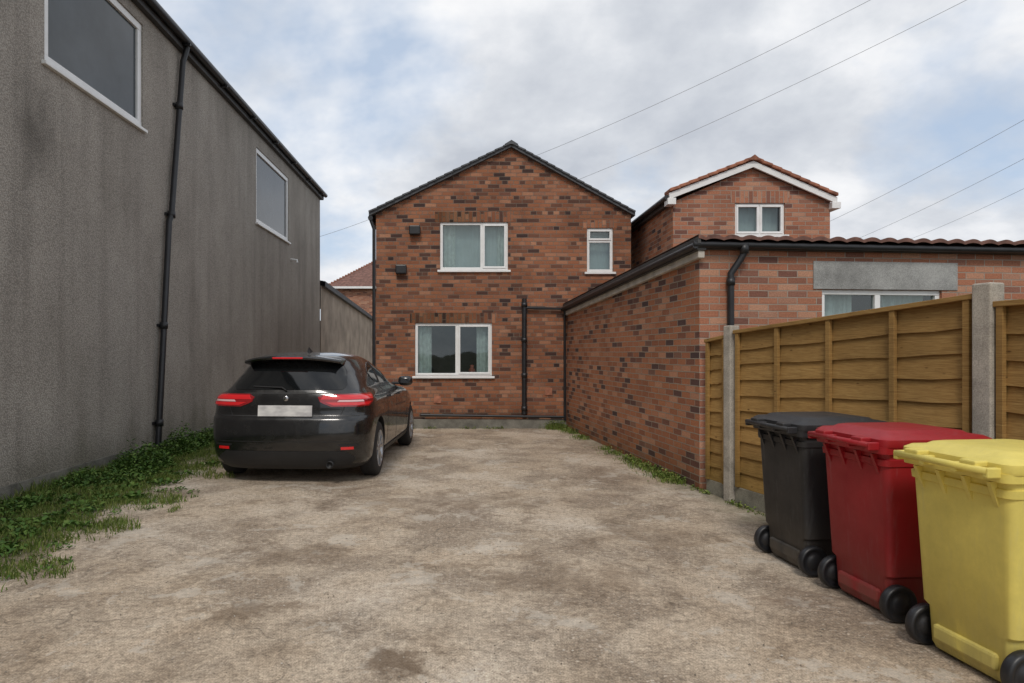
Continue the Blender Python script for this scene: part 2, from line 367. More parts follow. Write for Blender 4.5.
OB=empty('outbuilding')
V=[(WX+.02,YF,0),(WX+.02,31.6,0),(WX+.02,31.6,3.05),(WX+.02,YF,3.62),(WX-3,YF,0),(WX-3,31.6,0),(WX-3,31.6,3.05),(WX-3,YF,3.62)]
obm=simple('aged_render',(.33,.275,.22),0.95,0.3,1.5)
mesh('wall',V,[(0,1,2,3),(1,5,6,2),(4,5,6,7)],obm,OB)
V=[(WX+.14,YF+.13,3.60),(WX+.14,31.7,3.03),(WX+.14,31.7,3.19),(WX+.14,YF+.13,3.76),(WX-3,YF+.13,4.3),(WX-3,31.7,3.7),(WX+.02,YF+.13,3.60),(WX+.02,31.7,3.03)]
mesh('roof_edge',V,[(0,1,2,3),(3,2,5,4),(0,1,7,6)],slate_m,OB)

# ---------------------------------------------------------------- main brick house
BH=empty('brick_house')
D0=12.6; s=D0/F
def hx(px): return (px-VX)*s
def hz(py): return H-(py-VY)*s
HX0,HX1=hx(376),hx(631); HE=hz(214); HA=hz(148); HXM=hx(511)
fh=Frame((0,D0,0),(1,0,0),(0,1,0))
wu=(hx(440),hx(508),hz(270),hz(222)); wl=(hx(415),hx(492),hz(376),hz(323)); ws=(hx(587),hx(613),hz(272),hz(228))
wall('front_wall',fh,HX0,HX1,0.0,HE,[wu,wl,ws],brick_house_m,BH,0.11,extra=[(HX0,HE),(HX1,HE),(HXM,HA)])
HL=9
for nm,X in (('side_wall',HX0),('side_wall',HX1)):
    f2=Frame((X,D0,0),(0,1,0),(1,0,0)); wall(nm,f2,0,HL,0,HE,[],brick_house_m,BH)
mesh('back_wall',[(HX0,D0+HL,0),(HX1,D0+HL,0),(HX1,D0+HL,HE),(HXM,D0+HL,HA),(HX0,D0+HL,HE)],[(0,1,2,3,4)],brick_house_m,BH,[(0,0),(5,0),(5,4),(2.5,5),(0,4)])
window(fh,wu,BH,(hx(482),),cas=((hx(483),wu[1]-.04,wu[2]+.04,wu[3]-.04),),curt=((wu[0]+.03,wu[0]+.3),(wu[1]-.2,wu[1]-.03)),blind=True,set_=.03)
window(fh,wl,BH,(hx(457),),cas=((hx(458.5),wl[1]-.04,wl[2]+.04,wl[3]-.04),),curt=((wl[0]+.03,wl[0]+.32),(wl[1]-.3,wl[1]-.03)),set_=.03)
window(fh,ws,BH,(),trans=((ws[0]+.04,ws[1]-.04,hz(241)),),cas=((ws[0]+.03,ws[1]-.03,hz(240),ws[3]-.03),),blind=True,set_=.03)
lathe('sill_ornament',[(0,0),(.05,0),(.07,.06),(.03,.12),(.045,.16),(0,.17)],simple('red_pot',(.35,.08,.05),0.5),BH,16,'Z',(hx(472),D0+.16,wl[2]+.05))
soldier(fh,wu[0]-.1,wu[1]+.1,wu[3]+.002,brick_house_m,BH,0.2); soldier(fh,wl[0]-.1,wl[1]+.1,wl[3]+.002,brick_house_m,BH,0.2); soldier(fh,ws[0]-.08,ws[1]+.08,ws[3]+.002,brick_house_m,BH,0.15)
fbox('plinth',fh,HX0-.01,hx(566),-.06,.0,-.02,hz(419),plinth_m,BH,0.01)
for sx_,X in ((-1,HX0-.13),(1,HX1+.06)):
    ex=HE-.10*(HA-HE)/((HX1-HX0)/2)
    t=0.07
    V=[(X,D0-.09,ex),(HXM,D0-.09,HA),(HXM,D0+HL+.1,HA),(X,D0+HL+.1,ex)]; V+=[(a,b,c+t) for a,b,c in V]
    o=mesh('roof_slope',V,BF,slate_m,BH); fixn(o)
    n=17
    for i in range(n):
        a=i/n; b=(i+1.12)/n
        x0=X+(HXM-X)*a; x1=X+(HXM-X)*min(b,1.0); z0=ex+(HA-ex)*a; z1=ex+(HA-ex)*min(b,1)
        V=[(x0,D0-.125,z0+.065),(x1,D0-.125,z1+.05),(x1,D0+.3,z1+.05),(x0,D0+.3,z0+.065)]; V+=[(p,q,r+.03) for p,q,r in V]
        o=mesh('verge_slate',V,BF,slate_m,BH); fixn(o)
V=[(HXM-.13,D0-.13,HA+.04),(HXM,D0-.13,HA+.12),(HXM+.13,D0-.13,HA+.04),(HXM-.13,D0+HL,HA+.04),(HXM,D0+HL,HA+.12),(HXM+.13,D0+HL,HA+.04)]
mesh('ridge_tile',V,[(0,2,1),(0,1,4,3),(1,2,5,4),(3,4,5)],slate_m,BH)
pipe('gutter',[(HX0-.10,D0-.08,HE-.09),(HX0-.10,D0+HL,HE-.09)],0.05,black_pl,BH)
pipe('downpipe',[(HX0-.10,D0-.03,HE-.12),(HX0-.035,D0-.03,HE-.3),(HX0-.035,D0-.03,0.05)],0.034,black_pl,BH)
pipe('soil_pipe',[(hx(524),D0-.07,hz(299)),(hx(524),D0-.07,hz(414))],0.048,black_pl,BH)
pipe('waste_pipe',[(hx(524),D0-.07,hz(308)),(hx(564),D0-.07,hz(309)),(hx(564.5),D0-.07,hz(420))],0.030,black_pl,BH)
pipe('drain_pipe',[(hx(421),D0-.09,hz(414.5)),(hx(563),D0-.09,hz(416.5))],0.026,black_pl,BH)
for z in (305,340,375,408): lathe('pipe_collar',[(0,-.04),(.06,-.04),(.06,.04),(0,.04)],black_pl,BH,16,'Z',(hx(524),D0-.07,hz(z)))
for (px,py) in ((415,231),(401.5,270)):
    o=fbox('security_light',fh,hx(px-5.5),hx(px+5.5),-.14,0,hz(py+4.5),hz(py-4.5),black_pl,BH,0.02)
box('air_vent',hx(545),hx(552),D0-.015,D0,hz(395),hz(388),tile_m,BH)
box('air_vent',hx(434),hx(441),D0-.015,D0,hz(403),hz(396),tile_m,BH)

# ---------------------------------------------------------------- single-storey extension (rotated)
EX=empty('brick_extension',(2.55,6.96,0),math.radians(5.47))
EZ=2.62; EL=5.72; EW=6.5; SL=-.052
fs=Frame((0,0,0),(0,1,0),(1,0,0)); ff=Frame((0,0,0),(1,0,0),(0,1,0))
wf=(1.414,2.853,1.0,2.195)
polywall('side_wall',fs,[(0,0),(EL,0),(EL,EZ-.03+SL*EL),(0,EZ-.03)],brick_side_m,EX)
wall('front_wall',ff,0,EW,0,EZ,[wf],brick_front_m,EX,0.11)
polywall('far_side_wall',Frame((EW,0,0),(0,1,0),(-1,0,0)),[(0,0),(EL,0),(EL,EZ+SL*EL),(0,EZ)],brick_front_m,EX)
window(ff,wf,EX,(2.10,),curt=((wf[0]+.06,wf[0]+.5),(wf[1]-.62,wf[1]-.08)),sill=True,set_=.03)
fbox('lintel',ff,1.308,3.037,-.012,.0,2.197,2.507,lintel_m,EX,0.004)
fbox('fascia',fs,-.08,EL,-.05,.02,EZ-.105,EZ-.03,pale_fascia,EX,0.003,SL)
fbox('gutter_board',fs,-.10,EL,-.08,.03,EZ-.028,EZ+.04,dark_grey,EX,0.006,SL)
pipe('side_gutter',[(-.10,-.12,EZ+.02),(-.10,EL,EZ+.02+SL*EL)],0.035,black_pl,EX)
fbox('fascia_front',ff,-.08,EW,-.06,.03,EZ-.01,EZ+.055,dark_grey,EX,0.006)
pipe('front_gutter',[(-.12,-.10,EZ+.035),(EW,-.10,EZ+.02)],0.036,black_pl,EX)
V_=[];Fc=[]; n=int(EW/0.02); rows=16
def wvf(u): return 0.036*abs(math.sin(math.pi*u/0.20))**.8
for j in range(rows+1):
    for i in range(n+1):
        u=-.08+(EW+.08)*i/n; frac=j/rows; y=-.15+frac*5.90
        V_.append((u,y,EZ+.096+wvf(u)+SL*(y+.1)))
for i in range(n+1):
    u=-.08+(EW+.08)*i/n; V_.append((u,-.148,EZ+.07+0.6*wvf(u)))
for j in range(rows):
    for i in range(n):
        a=j*(n+1)+i; Fc.append((a,a+1,a+n+2,a+n+1))
o_=(rows+1)*(n+1)
for i in range(n): Fc.append((o_+i,o_+i+1,i+1,i))
mesh('tiled_roof',V_,Fc,tile_d,EX)
fbox('roof_verge',fs,-.14,EL,-.085,-.05,EZ+.041,EZ+.11,dark_grey,EX,0,SL)
xp=.324
pipe('downpipe',[(xp+.13,-.10,EZ+.03),(xp+.13,-.10,EZ-.05),(xp+.10,-.08,EZ-.12),(xp+.0,-.06,EZ-.27),(xp+.0,-.06,EZ-.35),(xp+.0,-.06,.1)],0.036,black_pl,EX)
lathe('hopper',[(0,-.05),(.045,-.05),(.05,.05),(0,.05)],black_pl,EX,16,'Z',(xp+.13,-.10,EZ-.01))
lathe('pipe_collar',[(0,-.04),(.045,-.04),(.045,.04),(0,.04)],black_pl,EX,16,'Z',(xp,-.06,EZ-.36))

# ---------------------------------------------------------------- second brick house at back right
B2=empty('brick_house'); 
D1=11.0; s1=D1/F
def kx(px): return (px-VX)*s1
def kz(py): return H-(py-VY)*s1
GX0,GX1,GXM=kx(673),kx(830),kx(751); GE0=kz(198); GE1=kz(202); GA=kz(168)
fg=Frame((0,D1,0),(1,0,0),(0,1,0)); w2=(kx(735),kx(785),kz(235),kz(203))
wall('front_wall',fg,GX0,GX1,0,GE1-.0,[w2],brick_front_m,B2,0.1,extra=[(GX0,GE1),(GX1,GE1),(GXM,GA)])
for X in (GX0,GX1): wall('side_wall',Frame((X,D1,0),(0,1,0),(1,0,0)),0,7,0,GE1,[],brick_side_m,B2)
window(fg,w2,B2,((w2[0]+w2[1])/2,),cas=((w2[0]+.03,(w2[0]+w2[1])/2-.01,w2[2]+.03,w2[3]-.03),((w2[0]+w2[1])/2+.01,w2[1]-.03,w2[2]+.03,w2[3]-.03)),blind=True,fw=.045,set_=.03)
soldier(fg,w2[0]-.08,w2[1]+.08,w2[3]+.002,brick_front_m,B2,0.2)
for X,E in ((GX0-.09,GE0-.02),(GX1+.07,GE1-.03)):
    V=[(X,D1-.10,E-.02),(GXM,D1-.10,GA-.01),(GXM,D1-.06,GA-.01),(X,D1-.06,E-.02)]; V+=[(a,b,c+.105) for a,b,c in V]
    o=mesh('bargeboard',V,BF,white_m,B2); fixn(o)
    V=[(X,D1-.06,E+.05),(GXM,D1-.06,GA+.06),(GXM,D1+7,GA+.06),(X,D1+7,E+.05)]; V+=[(a,b,c+.05) for a,b,c in V]
    o=mesh('roof_slope',V,BF,tile_m,B2); fixn(o)
    n=9
    for i in range(n):
        a=i/n; b=(i+1.15)/n
        x0=X+(GXM-X)*a; x1=X+(GXM-X)*min(b,1); z0=E+(GA+.02-E)*a+.105; z1=E+(GA+.02-E)*min(b,1)+.09
        V=[(x0,D1-.14,z0),(x1,D1-.14,z1),(x1,D1+.2,z1),(x0,D1+.2,z0)]; V+=[(p,q,r+.055) for p,q,r in V]
        o=mesh('verge_tile',V,BF,tile_m,B2); fixn(o); bevel(o,.01)
V=[(GXM-.11,D1-.15,GA+.10),(GXM,D1-.15,GA+.19),(GXM+.11,D1-.15,GA+.10),(GXM-.11,D1+7,GA+.10),(GXM,D1+7,GA+.19),(GXM+.11,D1+7,GA+.10)]
mesh('ridge_tile',V,[(0,2,1),(0,1,4,3),(1,2,5,4),(3,4,5)],tile_m,B2)
fbox('side_fascia',Frame((GX0,D1,0),(0,1,0),(1,0,0)),-.05,7,-.08,.0,GE0-.10,GE0+.02,dark_grey,B2)
pipe('side_gutter',[(GX0-.12,D1-.05,GE0+.0),(GX0-.12,D1+7,GE0+.0)],0.045,black_pl,B2)
fbox('white_eaves_box',fg,GX1-.02,GX1+.13,-.105,.3,GE1-.13,GE1-.02,white_m,B2,.005)
fbox('white_eaves_box',fg,GX0-.12,GX0+.02,-.105,.1,GE0-.13,GE0-.02,white_m,B2,.005)

B3=empty('brick_house')
Db=36; sb=Db/F
fx=Frame((0,Db,0),(1,0,0),(0,1,0)); bx0,bx1=(331-VX)*sb,(470-VX)*sb; bz=H+(VY-288)*sb; br=H+(VY-252)*sb
wall('front_wall',fx,bx0,bx1,0,bz,[],brick_front_m,B3)
wall('side_wall',Frame((bx0,Db,0),(0,1,0),(1,0,0)),0,8,0,bz,[],brick_front_m,B3)
fbox('fascia',fx,bx0-.3,bx1+.3,-.35,-.25,bz-.06,bz+.06,white_m,B3)
V_=[(bx0-.35,Db-.35,bz),(bx1+.35,Db-.35,bz),(bx1+.35,Db+8,bz),(bx0-.35,Db+8,bz),(bx0+2.5,Db+4,br+.35),(bx1-2.9,Db+4,br+.35)]
mesh('hipped_roof',V_,[(0,1,5,4),(1,2,5),(2,3,4,5),(3,0,4)],tile_d,B3)
for i in range(24):
    a=i/23; p=Vector(V_[0]).lerp(Vector(V_[4]),a); lathe('hip_tile',[(0,-.08),(.10,-.08),(.08,.05),(0,.07)],tile_b,B3,10,'Z',tuple(p))

# ---------------------------------------------------------------- fence
def fence_mat():
    m=M('stained_timber',0.75,spec=0.25)
    g_=m.node('ShaderNodeNewGeometry')
    n1=m.noise(m.coord('Object',(1.5,1.5,30)),4,5,0.65,1.0); n2=m.noise(m.coord(),1.8,4,0.6)
    col=m.ramp(n1,[(0.3,(.28,.155,.05)),(0.55,(.45,.265,.088)),(0.75,(.56,.37,.14))])
    rv=m.ramp(g_.outputs['Random Per Island'],[(0,0.72),(0.5,0.95),(1,1.12)])
    col=m.mix(1.0,col,rv,'MULTIPLY'); col=m.mix(0.5,col,m.ramp(n2,[(0.3,0.55),(0.65,1)]),'MULTIPLY')
    v=m.node('ShaderNodeTexVoronoi'); v.inputs['Scale'].default_value=3.5; m.link(m.coord('Object',(1,1,2.5)),v.inputs['Vector'])
    col=m.mix(m.ramp(v.outputs['Distance'],[(0.035,0.8),(0.075,0)]),col,(.07,.03,.01))
    sx=m.node('ShaderNodeSeparateXYZ'); m.link(m.coord(),sx.inputs[0])
    ft=m.math('MULTIPLY_ADD',n2,0.5,sx.outputs[2])
    col=m.mix(0.6,col,m.ramp(ft,[(0.4,(.45,.50,.32)),(0.8,(1,1,1))]),'MULTIPLY')
    m.base(col); m.bump(n1,0.35,0.004); return m.m
fence_m=fence_mat()
def panel(parent,A,B,zt0,zt1,zb,nb,battens):
    A=Vector((*A,0));B=Vector((*B,0)); U=(B-A); L=U.length; U.normalize(); I=Vector((-U.y,U.x,0))
    if I.x<0: I=-I
    fr=Frame(A,U,I)
    def zt(u): return zt0+(zt1-zt0)*u/L
    V=[];Fc=[]
    for i in range(nb):
        a=i/nb; b=(i+1.12)/nb
        jit=[random.uniform(-.009,.009) for _ in range(9)]
        k0=len(V); nseg=8
        for q in range(nseg+1):
            u=L*q/nseg; hgt=zt(u)-.03-zb
            z0=zb+hgt*a+(jit[q] if i else 0); z1=min(zb+hgt*b,zt(u)-.01)
            V+= [fr.p(u,-.016,z0),fr.p(u,.004,z0),fr.p(u,.010,z1),fr.p(u,.004,z1)]
        for q in range(nseg):
            c=k0+q*4
            for e in range(4): Fc.append((c+e,c+4+e,c+4+(e+1)%4,c+(e+1)%4))
    o=mesh('boards',V,Fc,fence_m,parent); fixn(o)
    for u in battens:
        u*=L; V=[fr.p(u-.022,-.042,zb),fr.p(u+.022,-.042,zb),fr.p(u+.022,-.012,zb),fr.p(u-.022,-.012,zb)]; 
        V+=[fr.p(u-.022,-.042,zt(u)-.02),fr.p(u+.022,-.042,zt(u)-.02),fr.p(u+.022,-.012,zt(u)-.02),fr.p(u-.022,-.012,zt(u)-.02)]
        o=mesh('batten',V,BF,fence_m,parent); fixn(o); bevel(o,.003)
    V=[fr.p(0,-.05,zt0-.02),fr.p(L,-.05,zt1-.02),fr.p(L,.03,zt1-.02),fr.p(0,.03,zt0-.02),fr.p(0,-.05,zt0+.015),fr.p(L,-.05,zt1+.015),fr.p(L,.03,zt1+.015),fr.p(0,.03,zt0+.015)]
    o=mesh('capping',V,BF,fence_m,parent); fixn(o); bevel(o,.004)
    fbox('gravel_board',fr,0,L,-.02,.03,0,zb-.003,mossy_m,parent,.005)
    return fr
FE=empty('wooden_fence')
A=(2.70,6.36); B=(3.30,4.12)
panel(FE,A,B,1.70,1.86,0.17,10,(0.02,.25,.5,.75,.98))
panel(FE,(2.60,6.85),(2.68,6.5),1.62,1.66,0.15,10,(.1,.9))
panel(FE,(3.33,3.99),(3.60,2.2),1.80,1.80,0.17,10,(0.02,.33,.66,.98))
def post(x,y,z,rot,w=.055):
    V=[(-w,-w,0),(w,-w,0),(w,w,0),(-w,w,0),(-w,-w,z-.015),(w,-w,z-.015),(w,w,z-.015),(-w,w,z-.015)]
    o=mesh('concrete_post',V,BF,conc_m,FE); o.location=(x,y,0); o.rotation_euler=(0,0,rot); bevel(o,.012,3)
post(2.675,6.43,1.78,math.radians(14)); post(3.31,4.05,1.95,math.radians(14),.06)

# ---------------------------------------------------------------- wheelie bins
def bin_(x,y,rot,c,rough=0.5):
    B=empty('wheelie_bin',(x,y,0),rot)
    m=M('bin_plastic',rough,c,spec=0.4); co=m.coord()
    f=m.noise(co,3.5,6,0.7); d=m.noise(m.coord('Object',(1,1,.25)),9,5,0.7); d2=m.noise(m.coord('Object',(1,1,.12)),22,4,0.7)
    col=m.ramp(f,[(0.3,tuple(q*0.8 for q in c)),(0.65,c)])
    sx=m.node('ShaderNodeSeparateXYZ'); m.link(co,sx.inputs[0])
    dirt=m.ramp(m.math('MULTIPLY_ADD',d,0.5,sx.outputs[2]),[(0.25,0.75),(0.65,0.10)])
    dirt=m.math('MULTIPLY',dirt,m.ramp(d,[(0.35,0.2),(0.65,1)]))
    col=m.mix(dirt,col,(.14,.115,.085))
    col=m.mix(m.ramp(d2,[(0.58,0),(0.72,0.28)]),col,tuple(min(1,q*.5+.12) for q in c)); m.base(col)
    m.rgh(m.ramp(f,[(0.3,rough+.18),(0.7,rough-.02)])); m.bump(m.noise(co,160,2),0.2,0.002)
    mat=m.m; blk=black_pl
    def ring(x0,x1,hw,z,r=.04,n=5):
        pts=[]
        for cx,cy,a0 in ((x1-r,hw-r,0),(x0+r,hw-r,90),(x0+r,-hw+r,180),(x1-r,-hw+r,270)):
            for i in range(n+1):
                a=math.radians(a0+90*i/n); pts.append((cx+r*math.cos(a),cy+r*math.sin(a),z))
        return pts
    def loft(name,rings,cap=True):
        V=[];Fc=[];n=len(rings[0])
        for r in rings: V+=r
        for j in range(len(rings)-1):
            for i in range(n): a=j*n+i;b=j*n+(i+1)%n; Fc.append((a,b,b+n,a+n))
        if cap: Fc.append(tuple(range(n))[::-1]); Fc.append(tuple(range((len(rings)-1)*n,len(rings)*n)))
        o=mesh(name,V,Fc,mat,B,smooth=True); fixn(o)
        md=o.modifiers.new('e','EDGE_SPLIT'); md.split_angle=math.radians(32)
        return o
    loft('body',[ring(.075,.50,.212,.02),ring(.06,.515,.218,.05),ring(.052,.53,.225,.225),ring(.042,.535,.248,.245),ring(.012,.585,.270,.86),ring(.0,.595,.277,.865),ring(-.002,.60,.280,.90),ring(.008,.59,.272,.905),ring(.006,.592,.272,.93),ring(-.03,.62,.292,.935),ring(-.035,.625,.294,.975)])
    loft('lid',[ring(-.03,.645,.299,.972,.05),ring(-.032,.655,.304,.985,.05),ring(-.03,.65,.302,1.015,.05),ring(-.01,.62,.277,1.032,.05),ring(.03,.57,.235,1.037,.05),ring(.05,.55,.215,1.052,.05),ring(.08,.50,.19,1.058,.05)])
    o=box('axle_housing',.035,.08,-.17,.17,.07,.15,mat,B,.015)
    lathe('handle_bar',[(0,-.255),(.016,-.255),(.016,.255),(0,.255)],mat,B,14,'Y',(-.085,0,.985))
    for yy in (-.25,-.09,.09,.25):
        box('handle_arm',-.095,-.02,yy-.014,yy+.014,.955,1.0,mat,B,.006)
    box('lid_hinge',-.09,-.01,-.20,-.115,.99,1.02,mat,B,.008); box('lid_hinge',-.09,-.01,.115,.20,.99,1.02,mat,B,.008)
    for yy in (-.2,-.07,.07,.2):
        V=[(-.03,yy-.01,.93),(-.03,yy+.01,.93),(.02,yy+.01,.80),(.02,yy-.01,.80),(.03,yy-.01,.93),(.03,yy+.01,.93),(.04,yy+.01,.80),(.04,yy-.01,.80)]
        o=mesh('rib',V,BF,mat,B); fixn(o)
    for yy in (-.262,.262):
        pr=[(.0,-.026),(.045,-.026),(.05,-.018),(.075,-.018),(.08,-.026),(.093,-.026),(.102,-.016),(.102,.016),(.093,.026),(.08,.026),(.075,.018),(.05,.018),(.045,.026),(0,.026)]
        lathe('wheel',pr,blk,B,32,'Y',(.085,yy,.104))
    return B
bin_(2.21,4.52,math.radians(6),(.024,.025,.028),0.42)
bin_(2.29,3.80,math.radians(6),(.36,.008,.016),0.38)
bin_(2.31,3.02,math.radians(6),(.84,.69,.16),0.42)

# ---------------------------------------------------------------- car (short, upright hatchback)
CAR=empty('parked_car',(-2.03,7.16,0),math.radians(-3.8))
CAR.scale=(1.035,.93,1.015)
PR=[(.17,.78,.12,4.18),(.22,.86,.07,4.26),(.30,.895,.03,4.30),(.42,.91,.008,4.32),(.55,.916,.0,4.32),(.66,.92,.010,4.30),(.73,.922,.025,4.26),(.765,.92,.055,4.20),(.80,.917,.068,4.12),(.88,.912,.072,3.90),(.94,.90,.08,3.60),(.985,.87,.092,3.28),(1.02,.825,.105,3.08),(1.06,.79,.125,2.94),(1.15,.752,.175,2.72),(1.25,.706,.235,2.46),(1.33,.655,.29,2.22),(1.385,.605,.335,2.02),(1.43,.53,.43,1.80),(1.462,.41,.68,1.58),(1.478,.25,.90,1.42)]
def interp(z,k):
    P_=PR
    if z<=P_[0][0]: return P_[0][k]
    if z>=P_[-1][0]: return P_[-1][k]
    for i in range(len(P_)-1):
        if P_[i][0]<=z<=P_[i+1][0]: break
    def slope(j):
        if j<=0 or j>=len(P_)-1: 
            j0=max(0,min(j,len(P_)-2)); return (P_[j0+1][k]-P_[j0][k])/(P_[j0+1][0]-P_[j0][0])
        a=(P_[j][k]-P_[j-1][k])/(P_[j][0]-P_[j-1][0]); b=(P_[j+1][k]-P_[j][k])/(P_[j+1][0]-P_[j][0])
        return 0 if a*b<=0 else 2*a*b/(a+b)
    hh=P_[i+1][0]-P_[i][0]; t=(z-P_[i][0])/hh
    return (2*t**3-3*t**2+1)*P_[i][k]+(t**3-2*t*t+t)*hh*slope(i)+(-2*t**3+3*t*t)*P_[i+1][k]+(t**3-t*t)*hh*slope(i+1)
NF=2.7
def NRz(z):
    t=min(1,max(0,(z-.98)/.25)); return 4.0-0.9*t
def caps(z):
    w,y0,y1=interp(z,1),interp(z,2),interp(z,3); L=y1-y0
    t=min(1,max(0,(z-.98)/.25))
    return w,y0,y1,min(.62+.30*t,.48*L),min(1.05,.5*L)
def outline(ph,z,off=0):
    w,y0,y1,Lr,Lf=caps(z); w+=off;y0-=off; N=NRz(z)
    return w*math.sin(ph)**(2/N), y0+Lr-Lr*max(0,math.cos(ph))**(2/N)
def rear_y(x,z,off=0):
    w,y0,y1,Lr,Lf=caps(z); N=NRz(z); q=min(1,abs(x)/w); return y0+Lr-Lr*(1-q**N)**(1/N)-off
def side_x(y,z,off=0):
    w,y0,y1,Lr,Lf=caps(z); N=NRz(z)
    if y<y0+Lr: q=min(1,(y0+Lr-y)/Lr); return w*(1-q**N)**(1/N)+off
    if y>y1-Lf: q=min(1,(y-y1+Lf)/Lf); return w*(1-q**NF)**(1/NF)+off
    return w+off
def car_paint():
    m=M('black_car_paint',0.22,(.008,.008,.009),spec=0.5,coat=0.8); m.b.inputs['Coat Roughness'].default_value=0.03
    f=m.noise(m.coord(),4,5,0.7); m.rgh(m.ramp(f,[(0.35,.18),(0.7,.34)])); m.base(m.ramp(f,[(0.4,(.006,.006,.007)),(0.8,(.014,.014,.014))])); return m.m
paint=car_paint(); cblk=simple('car_black_trim',(.012,.012,.013),0.55,0.2); cglass=M('car_tinted_glass',0.04,(.008,.009,.010),spec=0.6).m
redm=M('tail_light_red',0.12,(.70,.012,.018),spec=0.6,coat=1).m; redd=M('tail_light_dark_red',0.12,(.30,.006,.01),spec=0.6,coat=1).m
lens_w=M('tail_light_clear',0.1,(.75,.48,.48),spec=0.6,coat=1).m; chrome=M('chrome',0.15,(.45,.45,.47),metal=1).m
alloy=M('alloy_wheel',0.32,(.42,.43,.45),metal=0.8).m; rub=simple('tyre_rubber',(.022,.021,.021),0.85,0.2)
def plate_mat():
    m=M('number_plate',0.45,(.62,.61,.60)); f=m.noise(m.coord('Object',(1,1,2)),6,2)
    m.base(m.ramp(f,[(0.35,(.45,.44,.44)),(0.6,(.70,.69,.67))])); return m.m
platem=plate_mat()
def loop(z):
    w,y0,y1,Lr,Lf=caps(z); N=NRz(z)
    n=22
    right=[]
    for i in range(n+1):
        ph=math.pi/2*i/n; right.append((w*math.sin(ph)**(2/N),y0+Lr-Lr*max(0,math.cos(ph))**(2/N)))
    ms=26
    for i in range(1,ms): 
        t=i/ms; right.append((w,y0+Lr+(y1-Lf-y0-Lr)*t))
    for i in range(n+1):
        ph=math.pi/2*i/n; right.append((w*max(0,math.cos(ph))**(2/NF),y1-Lf+Lf*math.sin(ph)**(2/NF)))
    left=[(-x,y) for x,y in right[1:-1]][::-1]
    return [(x,y,z) for x,y in right+left]
zs=[.17+(1.478-.17)*i/80 for i in range(81)]
V=[];Fc=[]
for z in zs: r=loop(z); V+=r
n=len(r)
for j in range(len(zs)-1):
    for i in range(n): a=j*n+i;b=j*n+(i+1)%n; Fc.append((a,b,b+n,a+n))
Fc.append(tuple(range(n))[::-1]); Fc.append(tuple(range((len(zs)-1)*n,len(zs)*n)))
body=mesh('body',V,Fc,None,None,smooth=True,mats=[paint,cblk]); fixn(body)
for p in body.data.polygons:
    if p.center.z<.24: p.material_index=1
YR,YFt=.78,3.50; RW=.325
cut=[]
for yy in (YR,YFt):
    for sg in (-1,1):
        c=lathe('cut',[(0,-.17),(.365,-.17),(.365,.6),(0,.6)],None,None,56,'X',(.83 if sg>0 else -1.26,yy,RW+.02),smooth=False)
        bm=bmesh.new(); bm.from_mesh(c.data); bmesh.ops.remove_doubles(bm,verts=bm.verts,dist=1e-5); bmesh.ops.dissolve_degenerate(bm,edges=bm.edges,dist=1e-5); bmesh.ops.recalc_face_normals(bm,faces=bm.faces); bm.to_mesh(c.data); bm.free()
        c.data.materials.append(cblk); c.data.materials.append(cblk)
        for p in c.data.polygons: p.material_index=1
        md=body.modifiers.new('b','BOOLEAN'); md.operation='DIFFERENCE'; md.object=c; md.solver='EXACT'; cut.append(c)
bpy.context.view_layer.update()
dg=bpy.context.evaluated_depsgraph_get(); nm=bpy.data.meshes.new_from_object(body.evaluated_get(dg))
body.modifiers.clear(); body.data=nm
for c in cut: bpy.data.objects.remove(c,do_unlink=True)
md=body.modifiers.new('es','EDGE_SPLIT'); md.split_angle=math.radians(40)
body.parent=CAR
def gridpatch(name,rows,mat):
    nr=len(rows); nc=len(rows[0]); V=[];Fc=[]
    for r in rows: V+=[p[0] for p in r]
    for j in range(nr-1):
        for i in range(nc-1): a=j*nc+i; Fc.append((a,a+1,a+nc+1,a+nc))
    per=[(0,i) for i in range(nc)]+[(j,nc-1) for j in range(1,nr)]+[(nr-1,i) for i in range(nc-2,-1,-1)]+[(j,0) for j in range(nr-2,0,-1)]
    k0=len(V)
    for (j,i) in per: V.append(rows[j][i][1])
    m_=len(per)
    for q in range(m_):
        a=per[q][0]*nc+per[q][1]; b=per[(q+1)%m_][0]*nc+per[(q+1)%m_][1]; Fc.append((a,k0+q,k0+(q+1)%m_,b))
    o=mesh(name,V,Fc,mat,CAR,smooth=True); fixn(o)
    md=o.modifiers.new('es','EDGE_SPLIT'); md.split_angle=math.radians(40); return o
def dense(tab,n):
    out=[]
    for i in range(n+1):
        z=tab[0][0]+(tab[-1][0]-tab[0][0])*i/n
        for a,b in zip(tab,tab[1:]):
            if a[0]-1e-9<=z<=b[0]+1e-9:
                t=(z-a[0])/(b[0]-a[0]); out.append((z,a[1]+(b[1]-a[1])*t,a[2]+(b[2]-a[2])*t)); break
    return out
def rear_patch(name,tab,mat,off=.004,nz=10,nx=24):
    rows=[]
    for z,a,b in dense(tab,nz):
        rows.append([((a+(b-a)*i/nx,rear_y(a+(b-a)*i/nx,z,off),z),(a+(b-a)*i/nx,rear_y(a+(b-a)*i/nx,z,-.01),z)) for i in range(nx+1)])
    return gridpatch(name,rows,mat)
def side_patch(name,tab,mat,sg,off=.004,ny=30,nz=8):
    rows=[]
    for y,a,b in dense(tab,ny):
        rows.append([((sg*side_x(y,a+(b-a)*i/nz,off),y,a+(b-a)*i/nz),(sg*side_x(y,a+(b-a)*i/nz,-.01),y,a+(b-a)*i/nz)) for i in range(nz+1)])
    return gridpatch(name,rows,mat)
